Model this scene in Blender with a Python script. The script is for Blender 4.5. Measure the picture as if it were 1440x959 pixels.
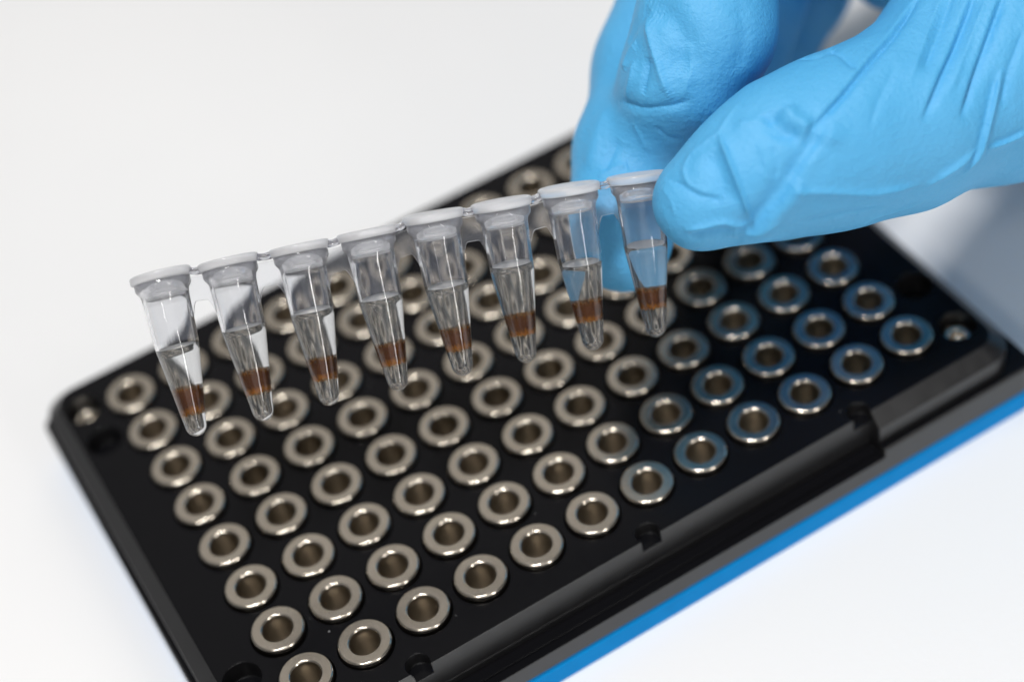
import bpy, bmesh, math, random
import numpy as np
from mathutils import Vector, Matrix, noise as mnoise
from mathutils.bvhtree import BVHTree
from mathutils.kdtree import KDTree

random.seed(7)
rng = np.random.default_rng(7)
scene = bpy.context.scene
for o in list(bpy.data.objects):
    bpy.data.objects.remove(o)
col = scene.collection
MM = 0.001

# ------------------------------------------------------------------ camera
# solved from the 9 mm pitch of the ring magnets (z = 0 is the top face of the rings)
CAM_F = 2795.26                                   # focal length in photograph pixels (1440 wide)
CAM_R = np.array([[0.85539745, -0.49403706, -0.15563609],
                  [-0.45671819, -0.57764565, -0.67656042],
                  [0.24434341, 0.64980989, -0.71975232]])
CAM_C = np.array([-20.866, -159.665, 215.781])    # mm
cam_data = bpy.data.cameras.new('camera')
cam = bpy.data.objects.new('camera', cam_data)
col.objects.link(cam)
M = Matrix.Identity(4)
for i in range(3):
    M[i][0] = CAM_R[0][i]; M[i][1] = -CAM_R[1][i]; M[i][2] = -CAM_R[2][i]; M[i][3] = CAM_C[i] * MM
cam.matrix_world = M
cam_data.sensor_fit = 'HORIZONTAL'; cam_data.sensor_width = 36.0
cam_data.lens = CAM_F / 1440 * 36
cam_data.clip_start = 0.01; cam_data.clip_end = 20
cam_data.dof.use_dof = True
cam_data.dof.focus_distance = 0.2615
cam_data.dof.aperture_fstop = 7.2
cam_data.dof.aperture_blades = 0
scene.camera = cam

# ------------------------------------------------------------------ world and lamps (indoor, studio lamps plus added fill panels)
world = bpy.data.worlds.new('World'); scene.world = world
world.use_nodes = True
bg = world.node_tree.nodes['Background']
bg.inputs[0].default_value = (0.95, 0.97, 1.0, 1); bg.inputs[1].default_value = 0.10

def area_lamp(name, loc, target, size, energy, color=(1, 1, 1), size_y=None):
    d = bpy.data.lights.new(name, 'AREA'); d.energy = energy; d.color = color
    d.shape = 'RECTANGLE' if size_y else 'DISK'; d.size = size
    if size_y: d.size_y = size_y
    o = bpy.data.objects.new(name, d); col.objects.link(o)
    o.location = loc
    o.rotation_euler = (Vector(target) - Vector(loc)).to_track_quat('-Z', 'Y').to_euler()
    return o
CEN = (0.05, 0.03, 0.0)
def from_dir(d, dist):
    d = Vector(d).normalized() * dist; return (CEN[0] + d.x, CEN[1] + d.y, CEN[2] + d.z)
area_lamp('overhead_softbox', (-0.09, -0.05, 0.92), CEN, 0.19, 7.4, (1, 0.993, 0.985), 0.19)
area_lamp('back_fill_panel', from_dir((0.34, 0.62, 0.72), 1.0), CEN, 0.95, 1.5, (1, 0.955, 0.90), 0.95)  # unseen panel added at the back so the ring tops reflect something bright
area_lamp('front_strip_lamp', from_dir((0.19, -0.91, 0.42), 0.8), CEN, 0.055, 1.25, (1, 0.98, 0.95), 0.42)
area_lamp('front_fill_panel', from_dir((-0.15, -0.70, 0.66), 1.15), CEN, 1.2, 1.35, (1, 0.99, 0.975), 1.2)  # large panel added behind the camera to brighten tubes and rack walls
area_lamp('front_left_lamp', from_dir((-0.55, -0.45, 0.72), 0.8), CEN, 0.10, 0.7, (1, 0.98, 0.95), 0.05)

vs = scene.view_settings
vs.view_transform = 'Standard'; vs.look = 'None'; vs.exposure = 0.0; vs.gamma = 1.0
vs.use_curve_mapping = False
cy = scene.cycles
cy.max_bounces = 24; cy.transmission_bounces = 24; cy.glossy_bounces = 8; cy.diffuse_bounces = 5
cy.transparent_max_bounces = 24
cy.caustics_refractive = True; cy.caustics_reflective = False
cy.sample_clamp_indirect = 6.0; cy.blur_glossy = 0.3
cy.use_denoising = True
try: cy.denoiser = 'OPENIMAGEDENOISE'
except Exception: pass

# ------------------------------------------------------------------ helpers
def ray(u, v):
    return CAM_R.T @ np.array([(u - 720) / CAM_F, (v - 479.5) / CAM_F, 1.0])
def at(u, v, depth):
    """place in mm of what the photograph shows at pixel (u, v), depth mm from the lens"""
    return CAM_C + ray(u, v) * depth

def tag(o, label=None, cat=None, group=None, kind=None):
    if label: o['label'] = label
    if cat: o['category'] = cat
    if group: o['group'] = group
    if kind: o['kind'] = kind
    return o
def link(name, me, mat, parent=None, smooth=True):
    o = bpy.data.objects.new(name, me); col.objects.link(o)
    if mat is not None and not me.materials: me.materials.append(mat)
    if parent is not None: o.parent = parent
    if smooth:
        me.polygons.foreach_set('use_smooth', [True] * len(me.polygons))
    return o
def empty(name, loc=(0, 0, 0)):
    o = bpy.data.objects.new(name, None); col.objects.link(o); o.location = loc
    o.empty_display_size = 0.01
    return o
def mesh_from(name, verts, faces):
    me = bpy.data.meshes.new(name); me.from_pydata([tuple(v) for v in verts], [], faces); me.update()
    return me
def fix_normals(me):
    bm = bmesh.new(); bm.from_mesh(me); bmesh.ops.recalc_face_normals(bm, faces=bm.faces); bm.to_mesh(me); bm.free(); me.update()
    return me
def lathe(name, prof, seg=48, closed=True):
    """profile [(r, z) mm] turned round z; closed profile loops back to its start, r = 0 ends are poles"""
    vs_, fs = [], []
    rings = []
    for (r, z) in prof:
        if r <= 1e-9:
            rings.append([len(vs_)]); vs_.append((0, 0, z * MM))
        else:
            idx = []
            for k in range(seg):
                a = 2 * math.pi * k / seg
                idx.append(len(vs_)); vs_.append((r * math.cos(a) * MM, r * math.sin(a) * MM, z * MM))
            rings.append(idx)
    n = len(rings)
    for i in range(n if closed else n - 1):
        A, B = rings[i], rings[(i + 1) % n]
        if len(A) == 1 and len(B) == 1: continue
        for k in range(seg):
            k2 = (k + 1) % seg
            if len(A) == 1: fs.append((A[0], B[k], B[k2]))
            elif len(B) == 1: fs.append((A[k], A[k2], B[0]))
            else: fs.append((A[k], A[k2], B[k2], B[k]))
    return fix_normals(mesh_from(name, vs_, fs))

def arc(cx, cz, r, a0, a1, n):
    return [(cx + r * math.cos(math.radians(a0 + (a1 - a0) * i / n)), cz + r * math.sin(math.radians(a0 + (a1 - a0) * i / n))) for i in range(n + 1)]

# ------------------------------------------------------------------ materials
def new_mat(name):
    m = bpy.data.materials.new(name); m.use_nodes = True
    nt = m.node_tree; b = nt.nodes['Principled BSDF']
    return m, nt, b
def N(nt, t, **kw):
    n = nt.nodes.new(t)
    for k, v in kw.items(): setattr(n, k, v)
    return n
def noise_node(nt, scale, detail=4, rough=0.55, coord='Object'):
    tc = N(nt, 'ShaderNodeTexCoord'); n = N(nt, 'ShaderNodeTexNoise')
    n.inputs['Scale'].default_value = scale; n.inputs['Detail'].default_value = detail; n.inputs['Roughness'].default_value = rough
    nt.links.new(tc.outputs[coord], n.inputs['Vector'])
    return n
def ramp(nt, src, stops):
    r = N(nt, 'ShaderNodeValToRGB')
    e = r.color_ramp.elements
    while len(e) < len(stops): e.new(0.5)
    for el, (p, c) in zip(e, stops):
        el.position = p; el.color = (*c, 1) if len(c) == 3 else c
    nt.links.new(src, r.inputs[0])
    return r
def maprange(nt, src, a, b, c, d):
    m = N(nt, 'ShaderNodeMapRange')
    for i, v in enumerate((a, b, c, d)): m.inputs[i + 1].default_value = v
    nt.links.new(src, m.inputs[0])
    return m.outputs[0]
def bump(nt, height, strength, dist, normal=None):
    b = N(nt, 'ShaderNodeBump'); b.inputs['Strength'].default_value = strength; b.inputs['Distance'].default_value = dist
    nt.links.new(height, b.inputs['Height'])
    if normal is not None: nt.links.new(normal, b.inputs['Normal'])
    return b.outputs[0]

def mat_table():
    m, nt, b = new_mat('white_laminate')
    n1 = noise_node(nt, 9, 3); n2 = noise_node(nt, 900, 3)
    r = ramp(nt, n1.outputs[0], [(0.3, (0.80, 0.80, 0.805)), (0.7, (0.83, 0.83, 0.83))])
    nt.links.new(r.outputs[0], b.inputs['Base Color'])
    b.inputs['Roughness'].default_value = 0.42
    nt.links.new(bump(nt, n2.outputs[0], 0.15, 0.0002), b.inputs['Normal'])
    return m
def mat_black(name, base, rough, spec, bevel=0.00025, scratch=0.02):
    m, nt, b = new_mat(name)
    b.inputs['Base Color'].default_value = (*base, 1)
    b.inputs['Specular IOR Level'].default_value = spec
    n = noise_node(nt, 350, 6, 0.7)
    nt.links.new(maprange(nt, n.outputs[0], 0.3, 0.7, rough - 0.05, rough + 0.05), b.inputs['Roughness'])
    bv = N(nt, 'ShaderNodeBevel', samples=4); bv.inputs['Radius'].default_value = bevel
    nt.links.new(bump(nt, noise_node(nt, 4000, 2).outputs[0], scratch, 0.0001, bv.outputs[0]), b.inputs['Normal'])
    return m
def mat_nickel(name='nickel_plating', r0=0.16, r1=0.22, grain=0.05, tint=1.0):
    m, nt, b = new_mat(name)
    b.inputs['Metallic'].default_value = 1.0
    oi = N(nt, 'ShaderNodeObjectInfo')
    n = noise_node(nt, 500, 5, 0.7)
    r = ramp(nt, n.outputs[0], [(0.3, tuple(tint * q for q in (0.72, 0.645, 0.545))), (0.7, tuple(tint * q for q in (0.80, 0.73, 0.63)))])
    nt.links.new(r.outputs[0], b.inputs['Base Color'])
    nt.links.new(maprange(nt, n.outputs[0], 0.3, 0.75, r0, r1), b.inputs['Roughness'])
    n2 = noise_node(nt, 2600, 4, 0.7)
    nt.links.new(bump(nt, n2.outputs[0], grain, 0.00008), b.inputs['Normal'])
    return m
def mat_blue():
    m, nt, b = new_mat('blue_anodised')
    n = noise_node(nt, 300, 4)
    r = ramp(nt, n.outputs[0], [(0.3, (0.0, 0.24, 0.62)), (0.7, (0.0, 0.265, 0.67))])
    nt.links.new(r.outputs[0], b.inputs['Base Color'])
    b.inputs['Roughness'].default_value = 0.45; b.inputs['Specular IOR Level'].default_value = 0.06
    bv = N(nt, 'ShaderNodeBevel', samples=4); bv.inputs['Radius'].default_value = 0.0003
    nt.links.new(bv.outputs[0], b.inputs['Normal'])
    return m
def mat_plastic(name, rough, haze, color=(0.97, 0.98, 1.0), milk=(0.93, 0.935, 0.96), ior=1.45, flute=0.0):
    m, nt, b = new_mat(name)
    out = nt.nodes['Material Output']
    b.inputs['Base Color'].default_value = (*color, 1)
    b.inputs['Transmission Weight'].default_value = 1.0
    b.inputs['IOR'].default_value = ior; b.inputs['Roughness'].default_value = rough
    if flute > 0:       # fine draw lines running down the moulding
        tc = N(nt, 'ShaderNodeTexCoord'); mp = N(nt, 'ShaderNodeMapping'); mp.inputs['Scale'].default_value = (1500, 1500, 45)
        nz = N(nt, 'ShaderNodeTexNoise'); nz.inputs['Scale'].default_value = 1.0; nz.inputs['Detail'].default_value = 3
        nt.links.new(tc.outputs['Object'], mp.inputs[0]); nt.links.new(mp.outputs[0], nz.inputs['Vector'])
        nt.links.new(bump(nt, nz.outputs[0], flute, 0.0001), b.inputs['Normal'])
    if haze > 0:
        t = N(nt, 'ShaderNodeBsdfTranslucent'); t.inputs[0].default_value = (*milk, 1)
        d = N(nt, 'ShaderNodeBsdfDiffuse'); d.inputs[0].default_value = (*milk, 1)
        a = N(nt, 'ShaderNodeMixShader'); a.inputs[0].default_value = 0.65
        nt.links.new(t.outputs[0], a.inputs[1]); nt.links.new(d.outputs[0], a.inputs[2])
        x = N(nt, 'ShaderNodeMixShader'); x.inputs[0].default_value = haze
        nt.links.new(b.outputs[0], x.inputs[1]); nt.links.new(a.outputs[0], x.inputs[2])
        nt.links.new(x.outputs[0], out.inputs[0])
    return m
def mat_liquid():
    m, nt, b = new_mat('clear_buffer')
    b.inputs['Base Color'].default_value = (0.985, 0.985, 0.965, 1)
    b.inputs['Transmission Weight'].default_value = 1.0
    b.inputs['IOR'].default_value = 1.333; b.inputs['Roughness'].default_value = 0.01
    return m
def mat_brown():
    """iron-oxide beads: dense in the middle of the band, thin and streaky at its edges (generated z: 0 bottom, 1 top)"""
    m, nt, b = new_mat('brown_beads')
    tc = N(nt, 'ShaderNodeTexCoord')
    sep = N(nt, 'ShaderNodeSeparateXYZ'); nt.links.new(tc.outputs['Generated'], sep.inputs[0])
    oi = N(nt, 'ShaderNodeObjectInfo')
    mp = N(nt, 'ShaderNodeMapping'); mp.inputs['Scale'].default_value = (7, 7, 1.0)
    add = N(nt, 'ShaderNodeVectorMath', operation='ADD'); nt.links.new(tc.outputs['Generated'], add.inputs[0])
    sc = N(nt, 'ShaderNodeVectorMath', operation='SCALE'); sc.inputs[0].default_value = (3, 5, 7)
    nt.links.new(oi.outputs['Random'], sc.inputs['Scale']); nt.links.new(sc.outputs[0], add.inputs[1])
    nt.links.new(add.outputs[0], mp.inputs[0])
    nz = N(nt, 'ShaderNodeTexNoise'); nz.inputs['Scale'].default_value = 2.2; nz.inputs['Detail'].default_value = 6
    nt.links.new(mp.outputs[0], nz.inputs['Vector'])
    off = N(nt, 'ShaderNodeMath', operation='MULTIPLY_ADD')
    nt.links.new(nz.outputs[0], off.inputs[0]); off.inputs[1].default_value = 0.5; off.inputs[2].default_value = -0.25
    z = N(nt, 'ShaderNodeMath', operation='ADD'); nt.links.new(sep.outputs[2], z.inputs[0]); nt.links.new(off.outputs[0], z.inputs[1])
    r = ramp(nt, z.outputs[0], [(0.0, (0.85, 0.38, 0.04)), (0.15, (0.44, 0.15, 0.009)), (0.36, (0.115, 0.030, 0.002)), (0.80, (0.13, 0.036, 0.002)), (1.0, (0.52, 0.22, 0.03))])
    nt.links.new(r.outputs[0], b.inputs['Base Color'])
    ra = ramp(nt, z.outputs[0], [(0.0, (0, 0, 0)), (0.16, (0.85, 0.85, 0.85)), (0.4, (1, 1, 1)), (0.80, (1, 1, 1)), (1.0, (0.25, 0.25, 0.25))])
    nt.links.new(ra.outputs[0], b.inputs['Alpha'])
    b.inputs['Roughness'].default_value = 0.6
    b.inputs['Specular IOR Level'].default_value = 0.1
    return m
def mat_glove():
    m, nt, b = new_mat('blue_nitrile')
    n = noise_node(nt, 60, 4)
    r = ramp(nt, n.outputs[0], [(0.3, (0.070, 0.385, 0.70)), (0.7, (0.090, 0.415, 0.735))])
    nt.links.new(r.outputs[0], b.inputs['Base Color'])
    b.inputs['Roughness'].default_value = 0.54
    b.inputs['Specular IOR Level'].default_value = 0.6
    b.inputs['Subsurface Weight'].default_value = 0.04
    b.inputs['Subsurface Radius'].default_value = (0.0004, 0.0012, 0.0025)
    b.inputs['Subsurface Scale'].default_value = 1.0
    n1 = noise_node(nt, 1500, 5, 0.65); n2 = noise_node(nt, 500, 4, 0.6)
    mx = N(nt, 'ShaderNodeMath', operation='ADD'); nt.links.new(n1.outputs[0], mx.inputs[0]); nt.links.new(n2.outputs[0], mx.inputs[1])
    grain = bump(nt, mx.outputs[0], 0.75, 0.00024)
    nt.links.new(grain, b.inputs['Normal'])
    return m

MT = mat_table()
M_TOP = mat_black('black_polished_top', (0.0045, 0.0045, 0.0055), 0.20, 0.10)
M_SIDE = mat_black('black_anodised', (0.009, 0.0088, 0.0095), 0.32, 0.66)
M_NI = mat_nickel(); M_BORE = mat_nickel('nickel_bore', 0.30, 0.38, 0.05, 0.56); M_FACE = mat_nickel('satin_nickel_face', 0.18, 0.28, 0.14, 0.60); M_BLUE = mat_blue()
M_TUBE = mat_plastic('clear_polypropylene', 0.015, 0.006, (0.985, 0.99, 1.0), (0.88, 0.91, 1.0), flute=0.16)
M_DRY = mat_plastic('misted_polypropylene', 0.02, 0.10, (0.99, 0.993, 1.0), (0.82, 0.85, 1.0), flute=0.10)
M_COLLAR = mat_plastic('thick_collar_polypropylene', 0.05, 0.19, (0.99, 0.993, 1.0), (0.93, 0.94, 1.0))
M_WEB = mat_plastic('clear_web', 0.03, 0.06, (0.985, 0.99, 1.0), (0.85, 0.88, 1.0))
M_BRIGHTENED = mat_plastic('brightened_clear_buffer', 0.01, 0.11, (1, 1, 0.99), (0.98, 0.98, 0.95), ior=1.333)  # clear buffer; brightness of refracted light put into its colour as white haze
M_LOWER = mat_plastic('buffer_below_beads', 0.01, 0.045, (1, 1, 0.99), (0.95, 0.95, 0.92), ior=1.333)  # faint white put into the clear buffer so the tips look lit
M_WHITENED = mat_plastic('whitened_liquid_surface', 0.03, 0.6, (1, 1, 1), (0.96, 0.97, 0.98), ior=1.333)  # white mixed into the surface stands for its bright reflection
M_CAP = mat_plastic('frosted_polypropylene', 0.10, 0.52, (0.99, 0.99, 1.0), (0.98, 0.98, 1.0))
M_LIQ = mat_liquid(); M_BROWN = mat_brown(); M_GLOVE = mat_glove()

# ------------------------------------------------------------------ table
TZ = -15.6
def grid_plane(name, x0, x1, y0, y1, z, mat):
    me = mesh_from(name, [(x0, y0, z), (x1, y0, z), (x1, y1, z), (x0, y1, z)], [(0, 1, 2, 3)])
    return link(name, me, mat, smooth=False)
t = grid_plane('table_top', -1.6, 2.0, -1.2, 3.0, TZ * MM, MT)
tag(t, 'plain white laminate table top under the rack', 'table', kind='structure')

# ------------------------------------------------------------------ magnetic rack
rack = empty('magnetic_rack', (0.0495, 0.0315, TZ * MM))
tag(rack, 'black 96 well magnetic rack with nickel rings and a blue foot plate', 'tube rack')
RO = Vector((0.0495, 0.0315, TZ * MM))           # parts are placed in world mm, then carried to the rack's origin
def adopt(o):
    o.parent = rack; o.matrix_parent_inverse = Matrix.Translation(-RO); return o

def rrect(x0, x1, y0, y1, r, n=8):
    pts = []
    for cx, cy_, a0 in ((x1 - r, y1 - r, 0), (x0 + r, y1 - r, 90), (x0 + r, y0 + r, 180), (x1 - r, y0 + r, 270)):
        for i in range(n + 1):
            a = math.radians(a0 + 90 * i / n); pts.append((cx + r * math.cos(a), cy_ + r * math.sin(a)))
    return pts
def loft(name, loops):
    """stack of closed outlines [(pts, z)] capped at both ends"""
    vs_, fs = [], []; n = len(loops[0][0])
    for pts, z in loops: vs_ += [(x * MM, y * MM, z * MM) for x, y in pts]
    for i in range(len(loops) - 1):
        for k in range(n):
            fs.append((i * n + k, i * n + (k + 1) % n, (i + 1) * n + (k + 1) % n, (i + 1) * n + k))
    fs.append(tuple(range(n))); fs.append(tuple(range((len(loops) - 1) * n, len(loops) * n)))
    return fix_normals(mesh_from(name, vs_, fs))
def cyl_into(bm, x, y, r, z0, z1, seg=40):
    geo = bmesh.ops.create_cone(bm, cap_ends=True, segments=seg, radius1=r * MM, radius2=r * MM, depth=(z1 - z0) * MM)
    bmesh.ops.translate(bm, verts=geo['verts'], vec=(x * MM, y * MM, (z0 + z1) / 2 * MM))
def box_into(bm, x0, x1, y0, y1, z0, z1):
    geo = bmesh.ops.create_cube(bm, size=1)
    for v in geo['verts']:
        v.co = Vector(((x0 + x1) / 2 + v.co.x * (x1 - x0), (y0 + y1) / 2 + v.co.y * (y1 - y0), (z0 + z1) / 2 + v.co.z * (z1 - z0))) * MM
def carve(me, cutters):
    """mesh minus each cutter mesh (exact boolean), returned as a new mesh"""
    tmp = bpy.data.objects.new('tmp', me); col.objects.link(tmp); cs = []
    for bm in cutters:
        cm = bpy.data.meshes.new('cut'); bm.to_mesh(cm); bm.free()
        c = bpy.data.objects.new('cut', cm); col.objects.link(c); cs.append(c)
        md = tmp.modifiers.new('b', 'BOOLEAN'); md.operation = 'DIFFERENCE'; md.object = c; md.solver = 'EXACT'
    dg = bpy.context.evaluated_depsgraph_get(); dg.update()
    res = bpy.data.meshes.new_from_object(tmp.evaluated_get(dg))
    for o in cs + [tmp]: bpy.data.objects.remove(o)
    return res

ZP = -1.0                                        # top of the block
CH = 2.1
body = loft('body', [(rrect(-12.5, 111.5, -9.9, 72.9, 4.5), -6.5), (rrect(-12.5, 111.5, -9.9, 72.9, 4.5), ZP - CH),
                     (rrect(-10.4, 109.4, -7.8, 70.8, 3.2), ZP)])
c1 = bmesh.new()
for i in range(12):
    for j in range(8):
        cyl_into(c1, i * 9, j * 9, 4.0, -9, 3)
SCREWS = [(-7.3, -2.4), (106.3, -2.4), (-7.3, 65.4), (106.3, 65.4)]
HOLES = [(-7.4, 5.2), (106.4, 5.2 + 2.6), (-7.0, 57.2), (106.4, 57.2)]
for x, y in SCREWS: cyl_into(c1, x, y, 2.75, -5.2, 3)
for x, y in HOLES: cyl_into(c1, x, y, 2.75, -4.4, 3)
c2 = bmesh.new()
box_into(c2, 12.0, 86.6, -20, -7.85, -20, 3)
c3 = bmesh.new()
for x in (13.3, 49.6, 85.2): cyl_into(c3, x, -6.95, 1.75, -3.2, 3, 32)
me = carve(body, [c1, c2, c3])
me.materials.clear(); me.materials.append(M_TOP); me.materials.append(M_SIDE)
for p in me.polygons:
    c_ = p.center / MM
    top = p.normal.z > 0.9
    p.material_index = 0 if top else 1
body_o = adopt(link('upper_block', me, None, smooth=False))

base = loft('base', [(rrect(-13.5, 113.9, -11.1, 73.5, 2.4), -11.4), (rrect(-13.5, 113.9, -11.1, 73.5, 2.4), -6.8), (rrect(-13.2, 113.6, -10.8, 73.2, 2.1), -6.504)])
c4 = bmesh.new()
box_into(c4, 12.02, 86.58, -20, -7.87, -8.2, 3)
c5 = bmesh.new()
for i in range(12):
    for j in range(8):
        cyl_into(c5, i * 9, j * 9, 4.0, -11.0, 3)
me = carve(base, [c4, c5]); me.materials.clear(); me.materials.append(M_SIDE); me.materials.append(M_TOP)
for p in me.polygons: p.material_index = 1 if p.normal.z > 0.9 else 0
adopt(link('base_plate', me, None, smooth=False))
# low milled step left along the floor of the long cut-out
st = bmesh.new(); box_into(st, 12.3, 86.3, -9.75, -7.88, -8.198, -7.85)
sm = bpy.data.meshes.new('step'); st.to_mesh(sm); st.free(); adopt(link('milled_step', sm, M_TOP, smooth=False))
foot = loft('foot', [(rrect(-13.1, 114.0, -11.2, 73.6, 2.5), TZ + 0.02), (rrect(-13.1, 114.0, -11.2, 73.6, 2.5), -12.3), (rrect(-12.9, 113.5, -10.7, 73.1, 2.0), -11.80), (rrect(-12.9, 113.5, -10.7, 73.1, 2.0), -11.404)])
adopt(link('foot_plate', foot, M_BLUE, smooth=False))['label'] = 'blue anodised foot plate'

RO_, RI_ = 3.72, 2.12
b_ = 0.22
def soft(r0, z0, sr, n=9):
    # chamfer of size b_ with rounded shoulders, from the wall (r0, z0 - b_) to the face
    o_ = []
    for a in np.linspace(0, math.pi / 2, n):
        p_ = 1.35
        o_.append((r0 + sr * b_ * (1 - math.cos(a) ** (2 / p_)), z0 - b_ + b_ * math.sin(a) ** (2 / p_)))
    return o_
prof = ([(0, -8.6), (RI_, -8.6), (RI_, -1.2)] + soft(RI_, 0, 1) + [(RI_ + b_ + .05, 0.0), (RO_ - b_ - .05, 0.0)] + soft(RO_, 0, -1)[::-1] + [(RO_, -1.3), (RO_, -10.6), (0, -10.6)])  # closed bore floor added to bounce light up the bore walls
ring_me = lathe('ring_magnet', prof, 56, closed=False)
ring_me.materials.append(M_NI); ring_me.materials.append(M_BORE); ring_me.materials.append(M_FACE)
for p in ring_me.polygons:
    if math.hypot(p.center.x, p.center.y) < (RI_ + .02) * MM and p.center.z < -0.2 * MM: p.material_index = 1
    elif p.normal.z > 0.97: p.material_index = 2
for j in range(8):
    for i in range(12):
        o = link('ring_magnet', ring_me, None, smooth=(i == 0 and j == 0))
        o.location = ((i * 9 + random.uniform(-.08, .08)) * MM, (j * 9 + random.uniform(-.08, .08)) * MM, random.uniform(-.06, .06) * MM)
        o.rotation_euler = (random.gauss(0, .008), random.gauss(0, .008), random.uniform(0, 6.28))
        adopt(o)
# socket screws at the corners
sprof = [(0, -1.3), (0.9, -1.3), (1.05, -0.15), (1.25, 0.0), (1.9, 0.0), (2.15, -0.12), (2.25, -0.4), (2.25, -2.0), (0, -2.0)]
scr = lathe('screw', sprof, 32, closed=False); scr.materials.append(M_NI)
for x, y in SCREWS:
    o = link('screw', scr, None); o.location = (x * MM, y * MM, -3.1 * MM); adopt(o)

# ------------------------------------------------------------------ tube strip
CAPS = [(226, 388), (321, 369), (421, 349), (516, 328), (609, 304), (705, 287), (800, 266), (896, 250)]
TIPS = [(279, 613), (373, 592), (465, 570), (562, 549), (653, 528), (742, 510), (836, 492), (924, 474)]
LEV = [(.446, .70, .862), (.415, .685, .825), (.40, .70, .835), (.41, .70, .835), (.435, .70, .835), (.38, .69, .82), (.46, .69, .815), (.42, .69, .815)]
TILT = [0.0, 0.2, 0.8, 1.6, 2.8, 3.2, 3.4, 3.2]
strip_o = Vector(at(561, 315, 262) * MM)
strip = empty('tube_strip', strip_o)
tag(strip, 'strip of eight capped clear tubes with brown bands held above the rack', 'tube strip')
TL = 20.4          # rim to tip
def r_out(z):      # outer radius at depth z below the rim (z <= 0)
    pts = [(0, 3.12), (-3, 3.02), (-8.2, 2.86), (-9.2, 2.74), (-18.9, 1.40)]
    if z >= pts[-1][0]:
        for (za, ra), (zb, rb) in zip(pts, pts[1:]):
            if z >= zb: return ra + (rb - ra) * (z - za) / (zb - za)
    k = (-18.9 - z) / (TL - 18.9)
    return 1.40 * math.sqrt(max(0, 1 - min(1, k) ** 2))
WALL = 0.36
def r_in(z):
    if z > -18.9: return r_out(z) - WALL
    k = (-18.9 - z) / (TL - 18.9 - 0.45)
    return (1.40 - WALL) * math.sqrt(max(0, 1 - min(1, k) ** 2))
ztip = lambda z0, z1, n, f: [(f(z), z) for z in [z0 + (z1 - z0) * math.sin(math.pi / 2 * i / n) for i in range(1, n + 1)]]
tube_prof = [(3.12 - WALL, 0.0), (3.55, 0.0), (3.64, -0.12), (3.62, -0.9), (3.45, -1.2), (3.2, -1.5), (r_out(-2) + .02, -2.0)]
tube_prof += [(r_out(z), z) for z in (-3, -5, -8.0, -8.6, -9.2, -12, -15, -18, -18.9)] + ztip(-18.9, -TL, 8, r_out)
inner = [(r_in(z), z) for z in (-3, -5, -8.0, -8.6, -9.2, -12, -15, -18, -18.9)] + ztip(-18.9, -TL + .45, 8, r_in)
tube_prof += inner[::-1]
tube_me = lathe('tube', tube_prof, 64, closed=True); tube_me.materials.append(M_TUBE); tube_me.materials.append(M_DRY); tube_me.materials.append(M_COLLAR)
for p in tube_me.polygons:      # dry upper bore is misted, the wetted part is clear
    c_ = p.center / MM
    if c_.z > -1.9: p.material_index = 2
    elif c_.z > -8.3 and math.hypot(c_.x, c_.y) < r_out(c_.z) - WALL * 0.6: p.material_index = 1
# cap: rounded lid over the rim with a hollow plug reaching into the tube
cap_prof = [(0, 1.00), (2.2, 0.99), (2.75, 0.93), (3.05, 0.94), (3.35, 1.10), (3.7, 1.12), (3.93, 1.02), (4.0, 0.82), (4.0, 0.2), (3.85, 0.03), (2.72, 0.03), (2.66, -2.0), (2.5, -2.35), (2.2, -2.42), (2.1, -2.1), (2.05, 0.1), (0, 0.16)]
cap_me = lathe('cap', cap_prof, 64, closed=False); cap_me.materials.append(M_CAP); cap_me.materials.append(M_TUBE)
for p in cap_me.polygons:
    if -2.05 * MM < p.center.z < 0.02 * MM and math.hypot(p.center.x, p.center.y) < 2.75 * MM: p.material_index = 1
def frame(cu, tu, dc, dt):
    a, b = at(*cu, dc), at(*tu, dt)
    ax = (a - b); L = np.linalg.norm(ax); ax /= L
    return a, b, ax, L
FR = []
for k in range(8):
    FR.append(frame(CAPS[k], TIPS[k], 260.5 + 0.6 * k - TILT[k] / 2, 260.5 + 0.6 * k + TILT[k] / 2))
def tube_matrix(k):
    a, b, ax, L = FR[k]
    z = Vector(ax)
    nxt = FR[k + 1][0] - FR[k][0] if k < 7 else FR[k][0] - FR[k - 1][0]
    x = Vector(nxt); x = (x - z * x.dot(z)).normalized(); y = z.cross(x)
    s = L / (TL + 0.6)
    org = Vector(b + ax * TL * s) * MM
    m = Matrix(((x.x * s, y.x * s, z.x * s, org.x), (x.y * s, y.y * s, z.y * s, org.y), (x.z * s, y.z * s, z.z * s, org.z), (0, 0, 0, 1)))
    return m, s
ORD = ['leftmost', 'second', 'third', 'fourth', 'fifth', 'sixth', 'seventh', 'last']
TM = []
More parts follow.
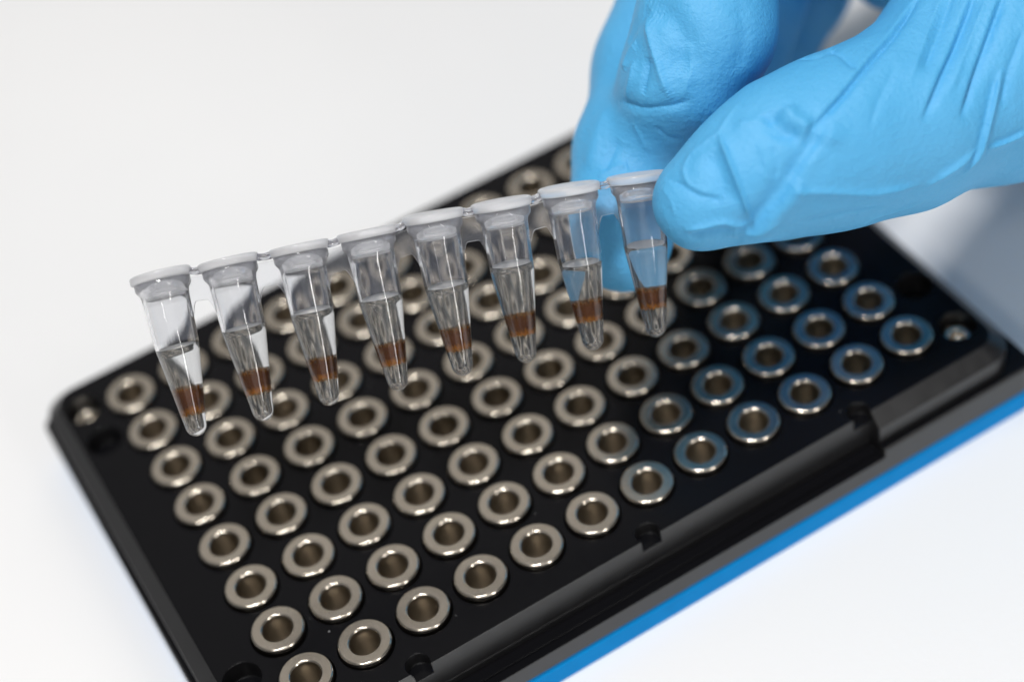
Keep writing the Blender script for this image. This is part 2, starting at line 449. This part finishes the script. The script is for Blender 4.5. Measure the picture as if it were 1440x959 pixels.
for k in range(8):
    m, s = tube_matrix(k); TM.append(m)
    tube = link('tube', tube_me, None); tube.parent = strip
    tube.matrix_local = Matrix.Translation(-strip_o) @ m
    cap = link('cap', cap_me, None); cap.parent = tube
    cap.rotation_euler = (random.gauss(0, .012), random.gauss(0, .012), 0)
    # liquid column (fills the bore, slightly into the wall so no air film shows)
    f0, f1, f2 = LEV[k]
    tot = TL + 0.6
    zs = 0.6 - f0 * tot
    E_ = 0.02
    lp = [(0, zs - 0.08), (0.9, zs - 0.075), (1.7, zs - 0.05), (2.15, zs - 0.01), (r_in(zs) - 0.15, zs + 0.06), (r_in(zs + .2) + E_, zs + 0.18)]
    zt, zb = 0.6 - (f1 - .012) * tot, 0.6 - (f2 + .004) * tot
    zz = sorted([zs - 0.9, zt + 0.12, zb - 0.05] + [z for z in (-8.6, -9.2, -12, -15, -18, -18.9) if z < zs - 1.1], reverse=True)
    lp += [(r_in(z) + E_, z) for z in zz] + [(r + E_ if r > .01 else 0, z - E_) for r, z in ztip(-18.9, -TL + .45, 8, r_in)]
    liq = lathe('clear_liquid', lp, 64, closed=False)
    tl = math.tan(math.radians((8, 8, 8, 7, 5, 4, 5, 6)[k]))      # the free surface lies a little askew in each tube
    for v in liq.vertices:
        if v.co.z > (zs - 0.25) * MM: v.co.z += v.co.y * tl
    liq.materials.append(M_LIQ); liq.materials.append(M_WHITENED); liq.materials.append(M_BRIGHTENED); liq.materials.append(M_LOWER)
    for p in liq.polygons:
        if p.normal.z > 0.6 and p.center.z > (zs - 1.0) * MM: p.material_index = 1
        elif p.center.z > (zt + 0.1) * MM: p.material_index = 2
        elif p.center.z < (zb - 0.05) * MM: p.material_index = 3
    lo = link('clear_liquid', liq, None); lo.parent = tube
    # band of beads lying against the inside of the wall
    seg, rows = 72, 14
    vs_, fs = [], []
    sl = random.uniform(-.25, .25); ph = random.uniform(0, 6.28)
    for side in (0, 1):
        for q in range(rows + 1):
            for w in range(seg):
                a = 2 * math.pi * w / seg
                wob = .10 * math.sin(a + ph) + .05 * math.sin(3 * a + ph * 2)
                am = 2.3 if k < 2 else 1.0
                lo_w = am * .16 * mnoise.noise(Vector((math.cos(a) * 2.2, math.sin(a) * 2.2, k * 3.1))) + .08 * mnoise.noise(Vector((math.cos(a) * 7, math.sin(a) * 7, k * 5.3)))
                z = (zb + lo_w) + (zt + wob * .5 - zb - lo_w) * q / rows
                bulge = math.sin(math.pi * q / rows) ** 0.6
                r = r_in(z) - 0.03 if side == 0 else r_in(z) - 0.08 - 0.75 * bulge * (1 + .25 * mnoise.noise(Vector((math.cos(a) * 3, math.sin(a) * 3, q * .4 + k))))
                vs_.append((r * math.cos(a) * MM, r * math.sin(a) * MM, z * MM))
    n0 = (rows + 1) * seg
    for q in range(rows):
        for w in range(seg):
            w2 = (w + 1) % seg
            A = (q * seg + w, q * seg + w2, (q + 1) * seg + w2, (q + 1) * seg + w)
            fs.append(A); fs.append(tuple(n0 + i for i in A[::-1]))
    for w in range(seg):
        w2 = (w + 1) % seg
        fs.append((w, n0 + w, n0 + w2, w2)); a_ = rows * seg
        fs.append((a_ + w, a_ + w2, n0 + a_ + w2, n0 + a_ + w))
    bb = link('bead_band', fix_normals(mesh_from('bead_band', vs_, fs)), M_BROWN); bb.parent = tube
    bb['label'] = 'dark brown band of magnetic beads'
    tube['label'] = ('tube at the free end of the strip' if k == 0 else 'tube pinched by the glove' if k == 7 else ORD[k] + ' tube from the free end')

# webs between the tubes and thin links between the caps
def web(k):
    mA, mB = TM[k], TM[k + 1]
    A = lambda r, z: mA @ Vector((r * MM, 0, z * MM))
    B = lambda r, z: mB @ Vector((-r * MM, 0, z * MM))
    n = 20; vs_, fs = [], []
    zn = (Vector(FR[k][2]) + Vector(FR[k + 1][2])).normalized()
    ac = (mB.translation - mA.translation).normalized()
    nv = zn.cross(ac).normalized() * 0.42 * MM
    for q in range(n + 1):
        s = q / n
        ztop = -0.35
        e = min(s, 1 - s)
        zlow = -3.5 - 1.9 * max(0, 1 - e / 0.26) ** 1.8
        for z in (ztop, zlow):
            p = A(r_out(z) - .04, z).lerp(B(r_out(z) - .04, z), s)
            for sg in (-1, 1): vs_.append(p + nv * sg)
    for q in range(n):
        a, b = q * 4, q * 4 + 4
        for i, j in ((0, 1), (1, 3), (3, 2), (2, 0)): fs.append((a + i, a + j, b + j, b + i))
    fs.append((0, 1, 3, 2)); fs.append((n * 4, n * 4 + 1, n * 4 + 3, n * 4 + 2))
    me = fix_normals(mesh_from('web', [v - strip_o for v in vs_], fs))
    me.materials.append(M_WEB); me.materials.append(M_CAP)
    for p in me.polygons:
        if p.normal.dot(zn) < -0.3: p.material_index = 1
    w = link('web', me, None, strip, smooth=False)
    # cap link: a small flat bar with a raised bead
    bm = bmesh.new()
    for (dz, hh, off, ww) in ((0.20, 0.20, -1.0, 0.40), (0.62, 0.20, 0.0, 1.1), (0.25, 0.20, 1.0, 0.40)):
        pa, pb = mA @ Vector((3.7 * MM, off * MM, dz * MM)), mB @ Vector((-3.7 * MM, off * MM, dz * MM))
        ring = []
        for p in (pa, pa.lerp(pb, .5) - zn * 0.10 * MM, pb):
            r_ = []
            for w_ in range(8):
                an = 2 * math.pi * w_ / 8
                r_.append(bm.verts.new(p + zn * math.sin(an) * hh * 1.5 * MM + nv.normalized() * math.cos(an) * ww * MM - strip_o))
            ring.append(r_)
        for i in (0, 1):
            for w_ in range(8): bm.faces.new((ring[i][w_], ring[i][(w_ + 1) % 8], ring[i + 1][(w_ + 1) % 8], ring[i + 1][w_]))
        bm.faces.new(ring[0]); bm.faces.new(ring[2])
    lm = bpy.data.meshes.new('cap_link'); bm.to_mesh(lm); bm.free(); fix_normals(lm)
    link('cap_link', lm, M_DRY, strip)
for k in range(7): web(k)

# ------------------------------------------------------------------ gloved hand
def cone_sdf(Pg, a, b, ra, rb):
    """distance to a tapered capsule"""
    ba = b - a; l2 = float(ba @ ba)
    X = Pg[0] - a[0], Pg[1] - a[1], Pg[2] - a[2]
    h = np.clip((X[0] * ba[0] + X[1] * ba[1] + X[2] * ba[2]) / l2, 0, 1)
    d = np.sqrt((X[0] - h * ba[0]) ** 2 + (X[1] - h * ba[1]) ** 2 + (X[2] - h * ba[2]) ** 2)
    return d - (ra + (rb - ra) * h)
def smin(a, b, k):
    h = np.clip(0.5 + 0.5 * (b - a) / k, 0, 1)
    return b + (a - b) * h - k * h * (1 - h)
def px(u, v, d, rpx): return at(u, v, d), rpx * d / CAM_F
CH_ = {
 'thumb': [px(986, 284, 257.5, 69), px(1040, 253, 257, 84), px(1105, 222, 258, 108), px(1180, 197, 260, 119), px(1265, 170, 263, 125), px(1400, 90, 271, 165), px(1540, 10, 281, 205)],
 'index': [px(934, 166, 274, 66), px(958, 122, 271, 87), px(991, 45, 269, 95), px(1008, -70, 271, 96), px(1040, -190, 276, 102), px(1230, -310, 286, 112), px(1420, -250, 292, 130)],
 'middle': [px(874, 345, 276.5, 67), px(876, 300, 277, 76), px(888, 215, 280, 80), px(930, 100, 286, 94), px(988, -30, 291, 104), px(1040, -180, 296, 108), px(1240, -300, 303, 118), px(1430, -230, 308, 130)],
 'ring': [px(1000, 190, 300, 70), px(1022, 100, 298, 78), px(1052, -5, 298, 80), px(1090, -160, 304, 100), px(1260, -250, 314, 112), px(1440, -180, 318, 125)],
 'little': [px(1040, 150, 318, 62), px(1075, 70, 316, 70), px(1118, -20, 316, 74), px(1160, -130, 322, 88), px(1290, -190, 328, 100), px(1450, -130, 330, 115)],
 'web': [px(1262, -62, 302, 78), px(1420, -130, 298, 150)],
 'palm': [px(1400, -200, 300, 200), px(1560, -110, 294, 270), px(1720, -80, 296, 290), px(1900, -70, 299, 280)],
}
allp = np.array([q[0] for c_ in CH_.values() for q in c_]); allr = np.array([q[1] for c_ in CH_.values() for q in c_])
H = 0.7
lo_ = (allp - allr[:, None]).min(0) - 3; hi_ = (allp + allr[:, None]).max(0) + 3
nn = np.ceil((hi_ - lo_) / H).astype(int) + 1
gx = (lo_[0] + H * np.arange(nn[0], dtype=np.float32))[:, None, None]
gy = (lo_[1] + H * np.arange(nn[1], dtype=np.float32))[None, :, None]
gz = (lo_[2] + H * np.arange(nn[2], dtype=np.float32))[None, None, :]
def chain(pts, k):
    D = np.full(nn, 60, np.float32)
    for (a, ra), (b, rb) in zip(pts, pts[1:]):
        m0 = np.minimum(a - ra, b - rb) - 10; m1 = np.maximum(a + ra, b + rb) + 10
        i0 = np.clip(((m0 - lo_) / H).astype(int), 0, nn); i1 = np.clip(((m1 - lo_) / H).astype(int) + 2, 0, nn)
        s_ = tuple(slice(p_, q_) for p_, q_ in zip(i0, i1))
        d = cone_sdf((gx[s_[0]], gy[:, s_[1]], gz[:, :, s_[2]]), a, b, ra, rb).astype(np.float32)
        D[s_] = smin(D[s_], d, k)
    return D
F = chain(CH_['palm'], 4)
fing = None
for nm in ('index', 'middle', 'ring', 'little', 'web'):
    d = chain(CH_[nm], 2.5)
    fing = d if fing is None else smin(fing, d, 3.2 if nm == 'middle' else 1.5)
th = chain(CH_['thumb'], 3.0)
F = smin(smin(F, fing, 6.0), th, 5.0) if False else smin(np.minimum(smin(F, fing, 6.0), 60), th, 0.9)

def surface_nets(F, lo, h):
    s = F < 0
    n0, n1, n2 = F.shape
    c = [s[i:n0 - 1 + i, j:n1 - 1 + j, k:n2 - 1 + k] for i in (0, 1) for j in (0, 1) for k in (0, 1)]
    cnt = sum(x.astype(np.int8) for x in c)
    cells = np.argwhere((cnt > 0) & (cnt < 8))
    acc = np.zeros((len(cells), 3)); num = np.zeros(len(cells))
    corners = [(i, j, k) for i in (0, 1) for j in (0, 1) for k in (0, 1)]
    val = {q: F[cells[:, 0] + q[0], cells[:, 1] + q[1], cells[:, 2] + q[2]].astype(float) for q in corners}
    for q in corners:
        for ax in range(3):
            if q[ax] == 0:
                r = list(q); r[ax] = 1; r = tuple(r)
                va, vb = val[q], val[r]; m = (va < 0) != (vb < 0)
                t_ = np.where(m, va / np.where(m, va - vb, 1), 0)
                pos = np.array(q, float)[None] + t_[:, None] * np.eye(3)[ax][None]
                acc += np.where(m[:, None], pos, 0); num += m
    V = lo + (cells + acc / num[:, None]) * h
    idx = np.full((n0 - 1, n1 - 1, n2 - 1), -1, np.int32); idx[tuple(cells.T)] = np.arange(len(cells))
    faces = []
    for ax in range(3):
        sl0 = [slice(None)] * 3; sl1 = [slice(None)] * 3; sl0[ax] = slice(0, -1); sl1[ax] = slice(1, None)
        e = np.argwhere(s[tuple(sl0)] != s[tuple(sl1)])
        b1, b2 = [a for a in range(3) if a != ax]
        ok = (e[:, b1] > 0) & (e[:, b2] > 0) & (e[:, b1] < F.shape[b1] - 1) & (e[:, b2] < F.shape[b2] - 1); e = e[ok]
        q = []
        for d1, d2 in ((1, 1), (0, 1), (0, 0), (1, 0)):
            cc = e.copy(); cc[:, b1] -= d1; cc[:, b2] -= d2; q.append(idx[tuple(cc.T)])
        q = np.stack(q, 1)
        inside = s[tuple(e.T)]
        flip = inside if ax != 1 else ~inside
        q = np.where(flip[:, None], q, q[:, ::-1])
        faces.append(q)
    return V, np.concatenate(faces)
V, Q = surface_nets(F, lo_, H)
# relax the voxel steps, then one round of subdivision for the folds
ed = np.concatenate([Q[:, [0, 1]], Q[:, [1, 2]], Q[:, [2, 3]], Q[:, [3, 0]]])
for _ in range(4):
    ac_ = np.zeros_like(V); ct_ = np.zeros(len(V))
    for c_ in range(3): ac_[:, c_] = np.bincount(ed[:, 0], V[ed[:, 1], c_], len(V)) + np.bincount(ed[:, 1], V[ed[:, 0], c_], len(V))
    ct_ = np.bincount(ed[:, 0], minlength=len(V)) + np.bincount(ed[:, 1], minlength=len(V))
    V = 0.5 * V + 0.5 * ac_ / ct_[:, None]
def refine(V, Q):
    """one Catmull-Clark step on a closed quad mesh"""
    nV, nQ = len(V), len(Q)
    e = np.concatenate([Q[:, [0, 1]], Q[:, [1, 2]], Q[:, [2, 3]], Q[:, [3, 0]]]); es = np.sort(e, 1)
    key = es[:, 0].astype(np.int64) * nV + es[:, 1]
    uk, inv = np.unique(key, return_inverse=True)
    a, b = uk // nV, uk % nV
    fp = V[Q].mean(1)
    cnt = np.bincount(inv, minlength=len(uk))
    fsum = np.stack([np.bincount(inv, np.tile(fp[:, c_], 4), len(uk)) for c_ in range(3)], 1)
    ep = 0.5 * (V[a] + V[b]) * 0.5 + 0.5 * fsum / cnt[:, None]
    val = np.bincount(Q.ravel(), minlength=nV).astype(float)
    Fs = np.stack([np.bincount(Q.ravel(), np.repeat(fp[:, c_], 4), nV) for c_ in range(3)], 1) / val[:, None]
    mid = 0.5 * (V[a] + V[b])
    ne = (np.bincount(a, minlength=nV) + np.bincount(b, minlength=nV)).astype(float)
    Es = np.stack([np.bincount(a, mid[:, c_], nV) + np.bincount(b, mid[:, c_], nV) for c_ in range(3)], 1) / ne[:, None]
    vp = (Fs + 2 * Es + (ne[:, None] - 3) * V) / ne[:, None]
    E0, E1, E2, E3 = (inv[k * nQ:(k + 1) * nQ] + nV for k in range(4))
    fi = np.arange(nQ) + nV + len(uk)
    Q2 = np.concatenate([np.stack([Q[:, 0], E0, fi, E3], 1), np.stack([E0, Q[:, 1], E1, fi], 1), np.stack([fi, E1, Q[:, 2], E2], 1), np.stack([E3, fi, E2, Q[:, 3]], 1)])
    return np.concatenate([vp, ep, fp]), Q2
V, Q = refine(V, Q)
def split_near(V, Q, sel):
    # halve the chosen quads once more; new points lie on the old edges, so the seam stays closed
    Qs = Q[sel]; nV = len(V)
    e = np.concatenate([Qs[:, [0, 1]], Qs[:, [1, 2]], Qs[:, [2, 3]], Qs[:, [3, 0]]]); es = np.sort(e, 1)
    uk, inv = np.unique(es[:, 0].astype(np.int64) * nV + es[:, 1], return_inverse=True)
    ep = 0.5 * (V[uk // nV] + V[uk % nV]); fp = V[Qs].mean(1); nQ = len(Qs)
    E0, E1, E2, E3 = (inv[k * nQ:(k + 1) * nQ] + nV for k in range(4)); fi = np.arange(nQ) + nV + len(uk)
    Q2 = np.concatenate([np.stack([Qs[:, 0], E0, fi, E3], 1), np.stack([E0, Qs[:, 1], E1, fi], 1), np.stack([fi, E1, Qs[:, 2], E2], 1), np.stack([E3, fi, E2, Qs[:, 3]], 1)])
    return np.concatenate([V, ep, fp]), np.concatenate([Q[~sel], Q2])
cq = V[Q].mean(1); cc_ = (cq - CAM_C) @ CAM_R.T
uu = 720 + CAM_F * cc_[:, 0] / cc_[:, 2]; vv = 479.5 + CAM_F * cc_[:, 1] / cc_[:, 2]
V, Q = split_near(V, Q, (uu > 780) & (uu < 1500) & (vv > -60) & (vv < 440) & (cc_[:, 2] < 285))
hm2 = bpy.data.meshes.new('gloved_hand')
hm2.vertices.add(len(V)); hm2.vertices.foreach_set('co', (V * MM).ravel())
hm2.loops.add(Q.size); hm2.loops.foreach_set('vertex_index', Q.ravel().astype(np.int32))
hm2.polygons.add(len(Q)); hm2.polygons.foreach_set('loop_start', np.arange(0, Q.size, 4, dtype=np.int32))
hm2.update(calc_edges=True)
nv_ = len(hm2.vertices)
co = np.empty(nv_ * 3); hm2.vertices.foreach_get('co', co); co = co.reshape(-1, 3) / MM
no = np.empty(nv_ * 3); hm2.vertices.foreach_get('normal', no); no = no.reshape(-1, 3)
li = np.empty(len(hm2.loops), np.int32); hm2.loops.foreach_get('vertex_index', li)
col_ = co.tolist()
bvh = BVHTree.FromPolygons(col_, li.reshape(-1, 4).tolist())
kd = KDTree(nv_)
for i, c_ in enumerate(col_): kd.insert(c_, i)
kd.balance()
disp = np.zeros(nv_)
def fold(pix, amp, width, kind='ridge', taper=True):
    """a crease in the glove along a line over its surface; amp and width in mm.
    ridge: raised line, valley: sunk line, step: left of the line raised, right of it sunk"""
    pts = []
    for (u0, v0), (u1, v1) in zip(pix, pix[1:]):
        L = math.hypot(u1 - u0, v1 - v0); n_ = max(2, int(L / 4))
        for q in range(n_): pts.append((u0 + (u1 - u0) * q / n_, v0 + (v1 - v0) * q / n_))
    pts.append(pix[-1])
    # soften the corners of the line
    P_ = np.array(pts, float)
    for _ in range(6): P_[1:-1] = 0.25 * P_[:-2] + 0.5 * P_[1:-1] + 0.25 * P_[2:]
    P3 = []
    for u, v in P_:
        h = bvh.ray_cast(Vector(CAM_C), Vector(ray(u, v)).normalized())
        if h[0] is not None: P3.append((np.array(h[0]), np.array(h[1])))
    if len(P3) < 3: return
    best = {}
    m_ = len(P3)
    for q, (c_, n_) in enumerate(P3):
        for (_, i, dist) in kd.find_range(Vector(c_), width * 2.6):
            if i not in best or dist < best[i][0]: best[i] = (dist, q)
    for i, (dist, q) in best.items():
        if no[i] @ P3[q][1] < 0.1: continue
        s_ = q / (m_ - 1)
        tp = min(1, math.sin(math.pi * min(max(s_, 0.0), 1.0)) * 1.9) if taper else 1
        ta = P3[min(q + 1, m_ - 1)][0] - P3[max(q - 1, 0)][0]; ta = ta / (np.linalg.norm(ta) + 1e-9)
        dv = co[i] - P3[q][0]
        n3 = P3[q][1]
        side = float((ta[1] * dv[2] - ta[2] * dv[1]) * n3[0] + (ta[2] * dv[0] - ta[0] * dv[2]) * n3[1] + (ta[0] * dv[1] - ta[1] * dv[0]) * n3[2])
        x = side / width if abs(side) > 1e-9 else 0
        d_ = dist / width
        if kind == 'crease':     # sharp line, one lip lying over the other
            f_ = 0.75 * math.exp(-1.7 * d_ ** 1.1) + 0.5 * float(np.tanh(x * 3.0)) * math.exp(-d_ * d_ * 0.55)
        elif kind == 'step':
            f_ = np.tanh(x * 2.2) * math.exp(-d_ * d_ * 0.7)
        else:
            f_ = math.exp(-1.5 * d_ ** 1.25) if width < 1.3 else math.exp(-1.4 * d_ * d_)
            if kind == 'valley': f_ = -f_
        disp[i] += amp * tp * f_
FOLDS = [
 # thumb tip
 ([(1010, 186), (1029, 236), (1044, 274), (1058, 318)], 0.62, 0.55, 'ridge'),
 ([(998, 212), (1012, 250), (1024, 290)], 0.50, 1.7, 'valley'),
 ([(1042, 140), (1010, 188), (972, 216), (960, 240), (968, 262), (1000, 274), (1030, 278)], 0.20, 0.55, 'ridge'),
 ([(935, 250), (956, 258), (975, 272), (1018, 285)], 0.26, 0.7, 'valley'),
 ([(960, 324), (1000, 317), (1020, 310), (1036, 320), (1060, 317)], 0.45, 0.5, 'ridge'),
 ([(968, 331), (1004, 326), (1034, 328)], 0.32, 0.8, 'valley'),
 ([(1172, 168), (1130, 232), (1108, 270), (1068, 317), (1030, 348)], 0.85, 1.7, 'step'),
 ([(1162, 192), (1146, 230), (1118, 264)], 0.65, 2.0, 'valley'),
 ([(1108, 268), (1160, 269), (1230, 272), (1300, 258)], 0.40, 0.6, 'ridge'),
 ([(1104, 150), (1117, 172), (1142, 180)], 0.55, 1.2, 'ridge'),
 ([(1078, 158), (1090, 184), (1128, 191)], 0.65, 1.3, 'valley'),
 ([(1030, 178), (1072, 170), (1100, 192)], 0.25, 1.0, 'ridge'),
 ([(1296, -10), (1255, 50), (1220, 88), (1180, 138), (1138, 184)], -0.55, 0.6, 'crease'),
 ([(1150, 62), (1185, 77), (1206, 100)], 0.35, 0.7, 'valley'),
 ([(1112, 84), (1150, 80), (1178, 66)], 0.30, 0.6, 'valley'),
 # base of the thumb: long stretch folds
 ([(1372, -20), (1340, 70), (1320, 113), (1296, 172)], -0.62, 0.7, 'crease'),
 ([(1413, -20), (1380, 75), (1368, 108), (1348, 170)], -0.62, 0.7, 'crease'),
 ([(1342, -20), (1313, 62), (1298, 104)], 0.45, 1.0, 'valley'),
 ([(1408, 96), (1388, 170), (1375, 213), (1354, 246)], 0.55, 0.55, 'crease'),
 ([(1448, 184), (1415, 198), (1386, 206)], 0.42, 0.5, 'crease'),
 ([(1370, 218), (1345, 234), (1318, 252)], 0.26, 0.5, 'ridge'),
 ([(1178, 332), (1230, 302), (1300, 284)], 0.30, 0.7, 'ridge'),
 ([(1440, 40), (1418, 100), (1408, 150)], 0.35, 0.7, 'valley'),
 ([(1262, 88), (1236, 140), (1222, 182)], 0.16, 0.7, 'valley'),
 ([(1326, -10), (1300, 60), (1280, 114)], 0.24, 0.5, 'ridge'),
 ([(1390, -10), (1354, 82), (1334, 134)], 0.24, 0.5, 'ridge'),
 ([(1300, 264), (1340, 240), (1376, 204)], 0.24, 0.5, 'ridge'),
 # fine secondary creases
 ([(930, 262), (944, 280), (950, 304)], 0.12, 0.4, 'ridge'),
 ([(1066, 200), (1080, 235), (1078, 262)], 0.16, 0.5, 'ridge'),
 ([(1086, 205), (1094, 228), (1090, 252)], 0.14, 0.4, 'valley'),
 ([(1016, 334), (1060, 328), (1104, 304)], 0.18, 0.5, 'ridge'),
 ([(1120, 314), (1180, 298), (1250, 286)], 0.16, 0.5, 'valley'),
 ([(1040, 340), (1066, 338), (1110, 330)], 0.22, 0.4, 'crease'),
 # index finger
 ([(905, 8), (940, 22), (964, 58), (960, 110)], 0.70, 2.2, 'valley'),
 ([(906, 20), (920, 74), (934, 118), (944, 142)], 0.50, 1.0, 'ridge'),
 ([(913, 80), (909, 106), (902, 134)], 0.36, 0.7, 'valley'),
 ([(866, 142), (904, 155), (946, 150), (975, 140)], 0.34, 0.7, 'valley'),
 ([(892, 84), (884, 120), (880, 142)], 0.30, 0.8, 'ridge'),
 ([(968, 60), (972, 100), (960, 140)], 0.25, 1.0, 'ridge'),
 ([(1040, 0), (1048, 50), (1036, 104)], 0.20, 1.3, 'valley'),
 ([(920, 178), (938, 196), (962, 198)], 0.16, 0.5, 'valley'),
 ([(890, 172), (902, 196), (912, 214)], 0.16, 0.5, 'ridge'),
 ([(912, 12), (896, 34), (884, 62)], 0.30, 1.2, 'valley'),
 ([(896, 60), (884, 76), (876, 100)], 0.30, 1.0, 'ridge'),
 # middle finger
 ([(852, 150), (838, 200), (826, 240)], 0.30, 1.6, 'ridge'),
 ([(872, 196), (856, 225), (850, 248)], 0.26, 0.9, 'valley'),
 ([(840, 250), (862, 236), (884, 232)], 0.20, 0.7, 'ridge'),
]
for pix_, am_, wd_, kd_ in FOLDS: fold(pix_, am_ * (1.5 if wd_ < 1.2 else 1.3), wd_ * 1.1, kd_)
def wrinkle(c_):
    v_ = Vector(c_)
    w_ = v_ * 0.09 + mnoise.noise_vector(v_ * 0.05) * 0.5
    return mnoise.noise(v_ * 0.10) * 0.34 + (0.3 - abs(mnoise.noise(w_))) * 0.22
low = np.array([wrinkle(c_) for c_ in co.tolist()])
co += no * (disp + low)[:, None]
hm2.vertices.foreach_set('co', (co * MM).ravel()); hm2.update()
hm2.materials.clear(); hm2.materials.append(M_GLOVE)
hm2.name = 'gloved_hand'
hand = link('gloved_hand', hm2, None)
tag(hand, 'right hand in a wrinkled blue nitrile glove pinching the tube strip', 'hand')

# ------------------------------------------------------------------ dust on the black top
dv, df = [], []
for (u, v) in [(634, 856), (905, 716), (634, 688), (1217, 630 - 20), (560, 690), (700, 860), (845, 655), (1090, 600), (330, 640)] + [(random.uniform(250, 1250), random.uniform(420, 900)) for _ in range(70)]:
    d = ray(u, v); p_ = CAM_C + d * (ZP - CAM_C[2]) / d[2]
    fx, fy = p_[0] - 9 * round(p_[0] / 9), p_[1] - 9 * round(p_[1] / 9)
    if p_[1] < -7 or p_[0] < -10 or p_[0] > 109 or math.hypot(fx, fy) < 4.3: continue      # only on the flat between the rings
    r = random.choice((.03, .04, .05, .06, .12)); s0 = len(dv)
    for q in ((r, 0, 0), (-r, 0, 0), (0, r, 0), (0, -r, 0), (0, 0, r), (0, 0, -.02)): dv.append((p_ + np.array(q) + (0, 0, .03)) * MM)
    for x in (0, 1):
        for y in (2, 3):
            for z in (4, 5): df.append((s0 + x, s0 + y, s0 + z))
dm, nt_, bb_ = new_mat('dust'); bb_.inputs['Base Color'].default_value = (.6, .6, .6, 1)
du = link('dust', mesh_from('dust', dv, df), dm, smooth=False)
tag(du, 'tiny pale dust specks lying on the black rack top', 'dust', kind='stuff')
